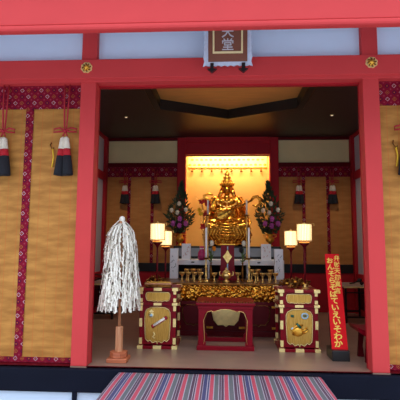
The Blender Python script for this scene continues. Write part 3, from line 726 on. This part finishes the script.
def arrangement(label, loc, seed, flip):
    t = thing('flower_arrangement', label, 'flowers', loc); r_ = random.Random(seed); t.scale = (.98, .98, .93)
    MB().lathe([(.06, 0), (.055, .015), (.025, .04), (.03, .06), (.075, .11), (.085, .15), (.06, .19), (.05, .21), (.085, .24), (.088, .245), (.06, .24)], seg=24).build('vase', 'gold', t)
    for s in (-1, 1): m = MB(); m.tube([(s*.08, 0, .17), (s*.12, 0, .20), (s*.12, 0, .23), (s*.07, 0, .225)], .008); m.build('vase_handle', 'gold', t)
    m = MB()
    for k in range(26):
        z1 = r_.uniform(.4, 1.0); x1 = r_.uniform(-1, 1)*(.10+.2*(1-z1)); m.tube([(0, 0, .2), (x1*.5, r_.uniform(-.05, .05), .2+.4*(z1)), (x1, r_.uniform(-.08, .08), .2+.75*z1)], .005, 5)
    m.build('stems', 'leaf', t)
    m = MB()
    for k in range(620):
        v = r_.random(); z = .25+v*1.0
        v = v**1.25; z = .25+v*1.0; wd = .12+.17*math.sin(min(1, v/.36)*math.pi/2) if v < .36 else .29*(1-(v-.36)/.66)**1.35+.008
        x = r_.uniform(-1, 1)*wd+flip*.02*(v > .6); y = r_.uniform(-1, 1)*min(wd, .15)
        d_ = (x*4+r_.uniform(-.6, .6), y*4+r_.uniform(-.6, .6), r_.uniform(.1, 1.4)+v)
        leafm(m, (x*.85, y*.85, z), d_, r_.uniform(.05, .13), r_.uniform(.008, .018))
    o = m.build('foliage', 'leaf', t)
    for i, (x, z) in enumerate(((-.0, .83), (-.14, .70), (.13, .71), (-.03, .655))):
        m = MB(); mum(m, (x, -.22, z), .050, 46, i); m.build('white_chrysanthemum', 'wfl', t)
    for i, (x, z) in enumerate(((.02, .53), (-.11, .44), (.13, .44), (.01, .40))):
        m = MB(); mum(m, (x, -.22, z), .062, 46, i+9); m.build('purple_chrysanthemum', 'pfl', t)
    return t
arrangement('brass vase of evergreens and white and purple chrysanthemums left of the niche', (-.845, 3.46, 1.235), 4, 1)
arrangement('brass vase of evergreens and white and purple chrysanthemums right of the niche', (.825, 3.46, 1.235), 8, -1)

def small_vase(label, loc, cols):
    t = thing('small_flower_vase', label, 'flowers', loc)
    MB().lathe([(.028, 0), (.025, .01), (.010, .03), (.014, .06), (.022, .14), (.012, .19), (.010, .25), (.022, .27), (.018, .268)], seg=16).build('vase', 'dgold', t)
    m = MB()
    for i, (c, x, z, r) in enumerate(cols): m.tube([(0, 0, .26), (x*.5, 0, (.26+z)/2), (x, 0, z)], .004, 5)
    for k in range(14): leafm(m, (rnd.uniform(-.01, .01), 0, rnd.uniform(.27, .42)), (rnd.uniform(-1, 1), rnd.uniform(-1, .3), .8), .07, .012)
    m.build('stems', 'leafm', t)
    for i, (c, x, z, r) in enumerate(cols):
        m = MB(); mum(m, (x, -.01, z), r, 60, i); m.build('pompon_flower', c, t)
small_vase('slim vase with a white and an orange pompon flower left of the red pedestal', (-.220, 1.93, ZA), (('wfl', .01, .555, .045), ('ofl', .045, .475, .042)))
small_vase('slim vase with a white and a dark pompon flower right of the red pedestal', (.25, 1.93, ZA), (('wfl', .02, .555, .045), ('dark', -.02, .455, .048)))

# ------------------------------------------------------------------ tiers behind the altar
t = thing('altar_shelf', 'long white shelf tier behind the altar with dark recess below', 'shelf', (0, 2.75, 0))
m = MB(); m.box(-.92, .98, 0, .55, .92, 1.005, .004); m.build('shelf_board', 'cabw', t)
for x in (-.92, -.30, .36, .95): MB().box(x, x+.03, .01, .54, 0, .925).build('support', 'cabw', t)
m = MB(); m.box(-.89, .95, .40, .42, 0, .955); m.build('back_sheet', 'dark', t)  # plain dark sheet closing the back below the shelf board
for x in (-.55, .56): MB().ball((x, -.002, .965), .022, 1, (1.6, .2, .5)).build('scroll_mark', 'blk', t)
t = thing('statue_platform', 'dark stepped platform carrying the gold statue and flower vases', 'platform', (.03, 3.35, 0))
MB().box(-.98, .98, -.04, .50, 0, 1.235, .01).build('platform_body', 'blk', t)
MB().box(-.95, .95, -.05, -.04, 1.05, 1.20).build('front_cloth', 'grey', t)
t.location.y = 3.36
def boxes(label, x, y, w, h, mk, seed):
    t = thing('printed_box', label, 'box', (x, y, ZB)); r_ = random.Random(seed)
    MB().box(-w/2, w/2, 0, .10, 0, h, .003).build('box_body', 'cabw', t)
    m = MB()
    for k in range(7): 
        a = r_.uniform(-w*.3, w*.3); z = h*(.25+.6*r_.random()); m.tube([(a, -.002, z), (a+r_.uniform(-.02, .02), -.002, z+r_.uniform(-.03, .03)), (a+r_.uniform(-.03, .03), -.002, z-.02)], .003, 5)
    m.build('brush_picture', mk, t)
ZB = ZA
boxes('white box with grey brush marks, outermost at the altar left', -.815, 2.26, .125, .47, 'ink', 1)
ZB = 1.007
boxes('short white box with coral brush marks standing on the left end of the white shelf', -.67, 2.80, .15, .27, 'pink', 2)
boxes('short white box with coral brush marks standing on the right end of the white shelf', .69, 2.80, .16, .27, 'pink', 3)
ZB = ZA
boxes('white box with grey brush marks, outermost at the altar right', .83, 2.26, .13, .47, 'ink', 4)
t = thing('wrapped_gift', 'magenta wrapped offering standing left of the red pedestal', 'offering', (-.40, 2.78, 1.0))
MB().lathe([(.055, 0), (.07, .04), (.066, .12), (.03, .19), (.045, .23), (.02, .235)], seg=9).build('wrapping', 'mag', t); MB().lathe([(.034, .185), (.036, .20), (.03, .205)], seg=12).build('ribbon', 'paper', t)
t = thing('dark_mass', 'dark rounded mass under the white shelf left of the pedestal', 'bundle', (-.43, 2.3, ZA)); t.location.z = ZA
m = MB(); m.ball((0, 0, .06), .10, 3, (1.0, .5, .6)); m.ball((.07, -.02, .11), .06, 2); m.build('cloth', 'dark', t)  # plain dark rounded mass below the shelf
t = dup(t, (.44, 2.30, ZA), 'dark rounded mass under the white shelf right of the pedestal')

# red pedestal with gold lozenge
t = thing('pedestal', 'red lacquer pedestal with gold diamond ornament below the statue', 'pedestal', (.027, 2.12, ZA))
m = MB(); m.prism([(-.145, 0), (.145, 0), (.12, .10), (.105, .20), (.10, .53), (-.10, .53), (-.105, .20), (-.12, .10)], -.10, .10); m.build('pedestal_body', 'lac', t)
MB().box(-.115, .115, -.115, .115, .53, .548, .003).build('top_rim', 'gold', t)
m = MB(); m.prism([(0, .46), (.03, .40), (.07, .355), (.03, .30), (0, .245), (-.03, .30), (-.07, .355), (-.03, .40)], -.112, -.10); m.build('diamond_ornament', 'goldb', t)
m = MB(); m.tube([(0, -.108, .25), (0, -.110, .12)], .01); m.ball((0, -.11, .115), .022, 1); m.tube([(0, -.108, .46), (0, -.11, .51)], .010); m.build('pendant', 'blue', t)
# ------------------------------------------------------------------ statue
st = thing('goddess_statue', 'large gilded seated goddess statue playing a lute in front of the glowing niche', 'statue', (.035, 3.58, 1.235))
def loft(mb, c0, c1, r0, r1, sc=1):
    mb.tube([c0, (Vector(c0)*.5+Vector(c1)*.5), c1], [r0, (r0+r1)/2, r1], 12, sc)
m = MB()
m.ball((0, 0, .60), .20, 3, (1.15, .8, 1.0)); m.ball((0, .01, .80), .19, 3, (1.22, .75, .8))      # belly and chest
m.ball((-.08, -.09, .82), .085, 2); m.ball((.08, -.09, .82), .085, 2)
m.ball((0, .0, .47), .22, 3, (1.25, .95, .6)); m.tube([(0, 0, .88), (0, -.005, .97), (0, -.01, 1.02)], [.08, .05, .05], 12)
m.ball((0, -.02, 1.075), .105, 3, (.86, .92, 1.12)); m.ball((0, -.06, 1.02), .04, 2, (1, .8, .8))
m.tube([(0, -.10, 1.10), (0, -.122, 1.065), (0, -.10, 1.055)], [.010, .015, .010], 6)     # nose
for s in (-1, 1):
    m.ball((s*.033, -.092, 1.092), .016, 2, (1.3, .6, .6)); m.ball((s*.033, -.09, 1.113), .016, 1, (1.5, .5, .3))
    m.ball((s*.082, -.01, 1.06), .026, 2, (.5, .8, 1.9))
    m.ball((s*.18, 0, .87), .066, 2)
m.ball((0, -.103, 1.028), .016, 1, (1.5, .7, .45))
# legs crossed under the robe
for s in (-1, 1):
    m.tube([(s*.10, 0, .44), (s*.24, -.12, .42), (s*.36, -.20, .38)], [.13, .12, .10], 12)
    m.tube([(s*.36, -.20, .38), (s*.18, -.32, .34), (-s*.04, -.33, .35)], [.10, .08, .06], 12)
# right arm (photo left): elbow out, hand plucking; left arm reaching along the neck
m.tube([(-.18, 0, .88), (-.25, -.05, .76), (-.27, -.10, .66)], [.085, .08, .07], 10); m.tube([(-.27, -.10, .66), (-.18, -.22, .63), (-.09, -.27, .62)], [.048, .038, .028], 10)
m.tube([(.18, 0, .88), (.26, -.06, .76), (.30, -.12, .67)], [.085, .08, .068], 10); m.tube([(.30, -.12, .67), (.28, -.22, .71), (.255, -.29, .74)], [.046, .036, .027], 10)
for hx_, hy, hz, s in ((-.07, -.28, .615, 1), (.25, -.30, .755, -1)):
    m.ball((hx_, hy, hz), .034, 2, (1, .6, 1.1))
    for k in range(4):
        a = .018*(k-1.5); L_ = (.055, .065, .062, .05)[k]
        m.tube([(hx_+s*.01, hy-.01, hz+a), (hx_+s*L_*.6, hy-.035, hz+a*1.2), (hx_+s*L_*.9, hy-.03, hz+a*1.2-.014)], [.0105, .0095, .008], 6)
    m.tube([(hx_-s*.01, hy-.01, hz+.02), (hx_+s*.01, hy-.035, hz+.045), (hx_+s*.025, hy-.04, hz+.05)], [.011, .010, .008], 6)
o = m.build('body', 'sgold', st)
rm = o.modifiers.new('merge', 'REMESH'); rm.mode = 'VOXEL'; rm.voxel_size = .009; rm.use_smooth_shade = True
sm_ = o.modifiers.new('soft', 'SMOOTH'); sm_.iterations = 2; sm_.factor = .5
hair = MB(); hair.ball((0, .02, 1.12), .118, 3, (1.0, .95, 1.0)); hair.tube([(-.075, .02, 1.12), (-.12, .02, 1.0), (-.17, .0, .88)], [.045, .045, .03], 8); hair.tube([(.075, .02, 1.12), (.12, .02, 1.0), (.17, .0, .88)], [.045, .045, .03], 8)
hair.build('hair', 'sgold', o)
m = MB()
m.X = Matrix.Diagonal((1.22, 1.22, 1, 1)); m.lathe([(.092, 1.14), (.100, 1.15), (.096, 1.185), (.07, 1.195), (.062, 1.20), (.078, 1.225), (.074, 1.25), (.045, 1.262), (.04, 1.27), (.060, 1.295), (.056, 1.318), (.028, 1.33), (.024, 1.345), (.042, 1.365), (.036, 1.39), (.016, 1.40), (.022, 1.42), (.014, 1.445), (.004, 1.485)], seg=16, flute=.10)
for k in range(9):
    a = R(180+180*k/8); x, y = .095*math.cos(a), .095*math.sin(a); m.tube([(x, y, 1.15), (x*1.12, y*1.12, 1.19), (x*.95, y*.95, 1.225)], [.018, .014, .003], 6)
m.build('crown', 'gold', st)
# necklace and jewels
m = MB()
m.tube([(.13*math.sin(R(a)), -.10-.06*math.cos(R(a*.8)), .90-.085*math.cos(R(a))) for a in range(-80, 81, 16)], .010)
m.tube([(.19*math.sin(R(a)), -.09-.08*math.cos(R(a)), .86-.13*math.cos(R(a))) for a in range(-80, 81, 16)], .009)
for a in range(-60, 61, 20): m.ball((.19*math.sin(R(a)), -.10-.08*math.cos(R(a)), .845-.13*math.cos(R(a))), .016, 1)
for s in (-1, 1): m.tube([(s*.245+.066*math.cos(R(q)), -.04+.066*math.sin(R(q)), .78) for q in range(0, 361, 30)], .010)
m.build('necklace', 'goldb', st)
# lute
m = MB(); ax = Vector((.62, -.08, .30)).normalized(); c = Vector((-.08, -.32, .58))
q = ax.to_track_quat('Z', 'Y').to_matrix().to_4x4()
m.X = Matrix.Translation(c)@q@Matrix.Diagonal((1, 1, 1, 1))
m.lathe([(.02, -.17), (.09, -.15), (.125, -.08), (.125, 0), (.09, .10), (.045, .18), (.026, .22)], seg=24); lm = MB(); lm.v = m.v
for i, v in enumerate(m.v):
    w_ = Vector(v); m.v[i] = tuple((w_.x, c.y+(w_.y-c.y)*.42, w_.z))
m.X = Matrix.Identity(4)
n0 = c+ax*.20; n1 = c+ax*.56; m.tube([n0, (n0+n1)/2, n1], [.026, .022, .020], 8)
m.tube([n1+Vector((.0, 0, -.01)), n1+Vector((.055, .0, .065)), n1+Vector((.125, 0, .075)), n1+Vector((.175, 0, .02)), n1+Vector((.165, 0, -.06)), n1+Vector((.10, 0, -.105)), n1+Vector((.035, 0, -.08))], [.024, .03, .032, .030, .026, .020, .012], 10)
lute = m.build('lute', 'sgold', st)
m = MB()
for k in (-1, 0, 1, 2): a = c-ax*.10+Vector((0, -.062, .008*k)); m.tube([a, n1+Vector((0, -.03, .006*k))], .0022, 4)
m.build('strings', 'dgold', lute)
# robe folds, scarves and cloud throne
r_ = random.Random(21)
m = MB()
for s in (-1, 1):
    for k in range(6):
        m.tube([(s*(.05+.03*k), -.18-.01*k, .50-.015*k), (s*(.16+.035*k), -.27, .44-.02*k), (s*(.26+.03*k), -.27, .36-.025*k), (s*(.22+.04*k), -.30, .27-.01*k), (s*(.10+.05*k), -.34, .24)], [.012, .022, .026, .022, .010], 8)
    m.tube([(s*.14, .03, .95), (s*.27, .04, .92), (s*.33, .03, .80), (s*.31, -.02, .66), (s*.38, -.05, .54), (s*.43, -.10, .44), (s*.36, -.14, .34), (s*.43, -.16, .24)], [.018, .03, .032, .030, .032, .034, .03, .012], 8, .45)
for k in range(14):
    a = R(200+140*k/13); x, y = .30*math.cos(a), .26*math.sin(a)
    m.tube([(x*.8, y*.8-.05, .44), (x*1.15, y*1.15-.06, .36), (x*1.1, y*1.2-.06, .25), (x*1.3, y*1.3-.05, .20)], [.02, .034, .03, .012], 8)
for s in (-1, 1):      # wide sleeves hanging from the forearms and drapery over the knees
    for k in range(7):
        u = k/6; p0 = Vector((s*(.20+.10*u), -.02-.10*u, .86-.20*u))
        m.tube([p0, p0+Vector((s*.05, -.02, -.12)), p0+Vector((s*.07, -.04, -.26)), p0+Vector((s*.03, -.05, -.36))], [.03, .042, .045, .012], 8, .8)
    for k in range(6):
        x = .10+.055*k
        m.tube([(s*x, -.22, .50-.02*k), (s*(x+.03), -.36+.015*k, .42-.02*k), (s*(x+.0), -.40+.02*k, .31), (s*(x+.05), -.38+.02*k, .20), (s*(x+.01), -.40+.02*k, .13)], [.02, .036, .038, .034, .008], 8, .7)
for k in range(5):
    z = .46-.05*k; m.tube([(-.30-.02*k, -.22, z), (-.16, -.38, z-.05), (0, -.42, z-.075), (.16, -.38, z-.05), (.30+.02*k, -.22, z)], [.010, .022, .026, .022, .010], 8)
m.build('robe_folds', 'goldr', st)
m = MB()
for x0, z0, cx_, cz_, sgn in ((-.30, .86, -.40, .92, 1), (-.27, .98, -.36, 1.0, 1)): 
    m.tube([(x0, .05, z0), (cx_, .05, cz_), (cx_-.09, .05, cz_-.04), (cx_-.06, .05, cz_-.13), (cx_+.0, .05, cz_-.10)], [.022, .024, .022, .016, .008], 8, .5)
m.build('floating_scarf', 'gold', st)
m = MB()
m.lathe([(.30, 0), (.33, .03), (.33, .06), (.28, .09), (.34, .14), (.34, .18), (.22, .22), (.12, .26)], seg=24)
for ring, (rr, z, n, L_) in enumerate(((.35, .19, 18, .12), (.36, .13, 18, .11), (.34, .06, 18, .09))):
    for k in range(n):
        a = 2*math.pi*(k+.5*(ring % 2))/n; d_ = Vector((math.cos(a), math.sin(a)*.8, 0))
        m.tube([d_*rr*.8+Vector((0, 0, z-.03)), d_*rr*1.1+Vector((0, 0, z-.01)), d_*rr*1.17+Vector((0, 0, z+.04)), d_*rr*1.10+Vector((0, 0, z+.075))], [.02, .045, .04, .006], 8, .6)
for k in range(60):
    a = r_.uniform(180, 360); rr = r_.uniform(.34, .46); x, y = rr*math.cos(R(a)), .8*rr*math.sin(R(a)); z = r_.uniform(.055, .26); q = r_.uniform(.02, .04); b0 = r_.uniform(0, 6.28)
    m.tube([(x+q*(1-t_/9)*math.cos(b0+t_*.7), y, z+q*(1-t_/9)*math.sin(b0+t_*.7)) for t_ in range(8)], [.012]*6+[.009, .005], 6)
m.build('cloud_throne', 'goldr', st)
# flower spray by the statue
t = thing('artificial_flower_spray', 'spray of red and yellow flowers with gold twig beside the statue shoulder', 'flowers', (-.37, 3.05, 1.235))
t.location = (-.36, 3.03, 1.006)
m = MB(); 
for x, z in ((-.05, 1.0), (.02, .92), (-.10, .86), (-.02, .78), (.05, .96), (-.04, .56)): m.tube([(0, 0, .12), (x*.4, -.01, z*.6), (x, -.02, z)], .006, 5)
m.tube([(-.02, 0, .86), (-.10, 0, 1.02), (-.17, 0, 1.10)], [.008, .007, .004], 6); m.build('twigs', 'goldb', t)
MB().lathe([(.05, 0), (.02, .03), (.04, .08), (.025, .13), (.04, .16), (.03, .155)], seg=14).build('vase', 'goldb', t)
r2 = random.Random(5)
for x, z in ((-.06, 1.02), (.06, .96), (.01, .80), (-.04, .57), (.03, 1.0)):
    m = MB()
    for k in range(12): a = r2.uniform(0, 6.28); leafm(m, (x, -.03, z), (math.cos(a), -.4, math.sin(a)), .07, .022)
    m.build('red_flower', 'rfl', t)
for x, z in ((-.10, .86), (-.075, .80)):
    m = MB()
    for k in range(14): a = r2.uniform(0, 6.28); leafm(m, (x, -.04, z), (math.cos(a), -.5, math.sin(a)), .06, .02)
    m.build('yellow_flower', 'yfl', t)

# ------------------------------------------------------------------ niche valance with bells
t = thing('niche_valance', 'bright gold openwork valance across the top of the niche', 'valance', (.05, 4.475, 2.87))
m = MB(); m.box(-.84, .84, 0, .01, .035, .42); m.build('valance_cloth', mat('cream_gold_silk', (250, 226, 150), .5, var=.02), t)
m = MB()
for j, z in enumerate((.09, .20, .31)):
    for i in range(17):
        x = -.80+.1*i+(.05 if j % 2 else 0)
        if x > .82: continue
        m.prism([(x+.034*math.cos(R(q)), z+.016*math.sin(R(q))*(1 if i % 2 else 1.5)) for q in range(0, 360, 45)], -.008, 0)
m.build('gold_motifs', mat('amber_motif', (206, 150, 50), .5, .3), t)
m = MB()
for i in range(16): x = -.80+.107*i; m.prism([(x-.045, .04), (x, .0), (x+.045, .04)], -.003, .01)
m.build('pointed_hem', MT['gold'], t)
for i in range(8):
    x = -.745+.209*i
    b_ = thing('wind_bell', ['leftmost little bronze bell under the gold valance', 'second little bronze bell from the left under the gold valance', 'third little bronze bell from the left under the gold valance', 'little bronze bell left of the statue crown', 'little bronze bell right of the statue crown', 'third little bronze bell from the right under the gold valance', 'second little bronze bell from the right under the gold valance', 'rightmost little bronze bell under the gold valance'][i], 'bell', (x+.05, 4.45, 2.80), 'bells under the niche valance')
    if i == 0: MB().lathe([(.026, 0), (.024, .015), (.020, .055), (.008, .07), (.004, .085)], seg=12).build('bell_body', 'dgold', b_); bell0 = b_
    else:
        for ch in bell0.children: cc = ch.copy(); COL.objects.link(cc); cc.parent = b_

# ------------------------------------------------------------------ red mantra sign
t = thing('mantra_sign', 'tall leaning red signboard with gold handwriting on a black block, at right', 'sign', (1.245, .50, 0))
MB().box(-.092, .098, -.10, .17, 0, .115, .006).build('base_block', 'blk', t)
tb = Matrix.Translation((.008, -.035, .10))@Matrix.Rotation(R(-13), 4, 'X')
m = MB(); m.X = tb; m.prism([(-.088, 0), (.088, 0), (.080, 1.085), (-.082, 1.085)], -.010, .010); bd = m.build('red_board', 'sign', t)
m = MB(); m.X = tb; m.box(-.088, .07, .011, .05, -.0, .42, .003); m.build('brace_shade_strip', 'blk', t)  # brace drawn up as a black strip, standing in for shade beside the board
m = MB(); m.X = tb
for i, ch in enumerate('弁財天御真言'): glyph(m, ch, .048-.003*i, -.0115, 1.035-.076*i, .070, .001, .018, 1)
m2 = m
for i, ch in enumerate('おんそらそばていえいそわか'):
    big = min(1, i/9); glyph(m2, ch, -.032+.022*min(1, i/8.5), -.0115, 1.005-.0775*i, .072+.014*big, .001, .030, 1.12)
m2.build('lettering', 'signt', bd)

# ------------------------------------------------------------------ side tables, bench
def side_table(label, x, y, w, d, h, x_brace):
    t = thing('side_table', label, 'table', (x, y, 0), 'black side tables in the hall')
    MB().box(-w, w, -d, d, h-.03, h, .004).build('tabletop', 'brn', t)
    m = MB(); m.box(-w, w, -d-.004, -d+.002, h-.03, h-.004); m.build('gilt_edge', 'fit', t)
    for sx in (-1, 1):
        for sy in (-1, 1): MB().box(sx*(w-.02), sx*(w-.05), sy*(d-.02), sy*(d-.05), 0, h-.03).build('leg', 'blk', t)
    m = MB(); m.box(-w+.03, w-.03, -d+.03, -d+.05, .08, .11); m.build('stretcher', 'blk', t)
    MB().box(-w+.03, w-.03, d-.05, d-.03, .08, .11).build('stretcher', 'blk', t); MB().box(-w+.03, w-.03, -d+.03, -d+.045, h-.12, h-.10).build('stretcher', 'blk', t)
    return t
side_table('black side table with gilt front edge by the right wall behind the red sign', 2.19, 3.10, .25, .38, .60, 0)
t = side_table('black side table by the left wall, half hidden by the paper streamers', -2.12, 3.10, .25, .38, .60, 1)
m = MB()
for a, b_ in (((-.24, -.36, .60), (.24, -.36, .74)), ((-.24, -.36, .74), (.24, -.36, .60)), ((-.24, -.36, .74), (.24, -.36, .74)), ((-.24, -.36, .60), (-.24, -.36, .75)), ((.24, -.36, .60), (.24, -.36, .75))): m.tube([a, b_], .008, 6)
m.build('crossed_railing', 'blk', t)
t = thing('bell_striker', 'small black padded striker lying on the right side table', 'striker', (2.20, 2.95, .60))
m = MB(); m.tube([(-.10, 0, .02), (-.02, 0, .035), (.05, 0, .07)], [.012, .012, .014]); m.build('handle', 'blk', t); m = MB(); m.ball((.07, 0, .085), .035, 2, (1.2, .8, .9)); m.ball((.10, 0, .028), .028, 2); m.build('padded_head', 'dark', t)
t = thing('red_bench', 'small red lacquer stand with upturned top edge behind the right post', 'stand', (1.70, .52, 0))
m = MB(); pr = [(-.285, .372), (-.27, .372), (-.235, .352), (-.15, .345), (.25, .345), (.25, .285), (-.14, .283), (-.21, .287), (-.26, .32)]
m.prism(pr, -.19, .19); m.build('top', 'lac', t)
for sy in (-1, 1):
    m = MB(); m.prism([(-.17, .29), (-.12, .29), (-.145, .12), (-.13, 0), (-.20, 0), (-.19, .12), (-.18, .25)], sy*.15, sy*.11); m.build('leg', 'lacd', t)
    m = MB(); m.box(.16, .21, sy*.15, sy*.11, 0, .29); m.build('leg', 'lacd', t)
MB().box(-.15, .2, -.02, .02, .06, .10).build('stretcher', 'lacd', t)
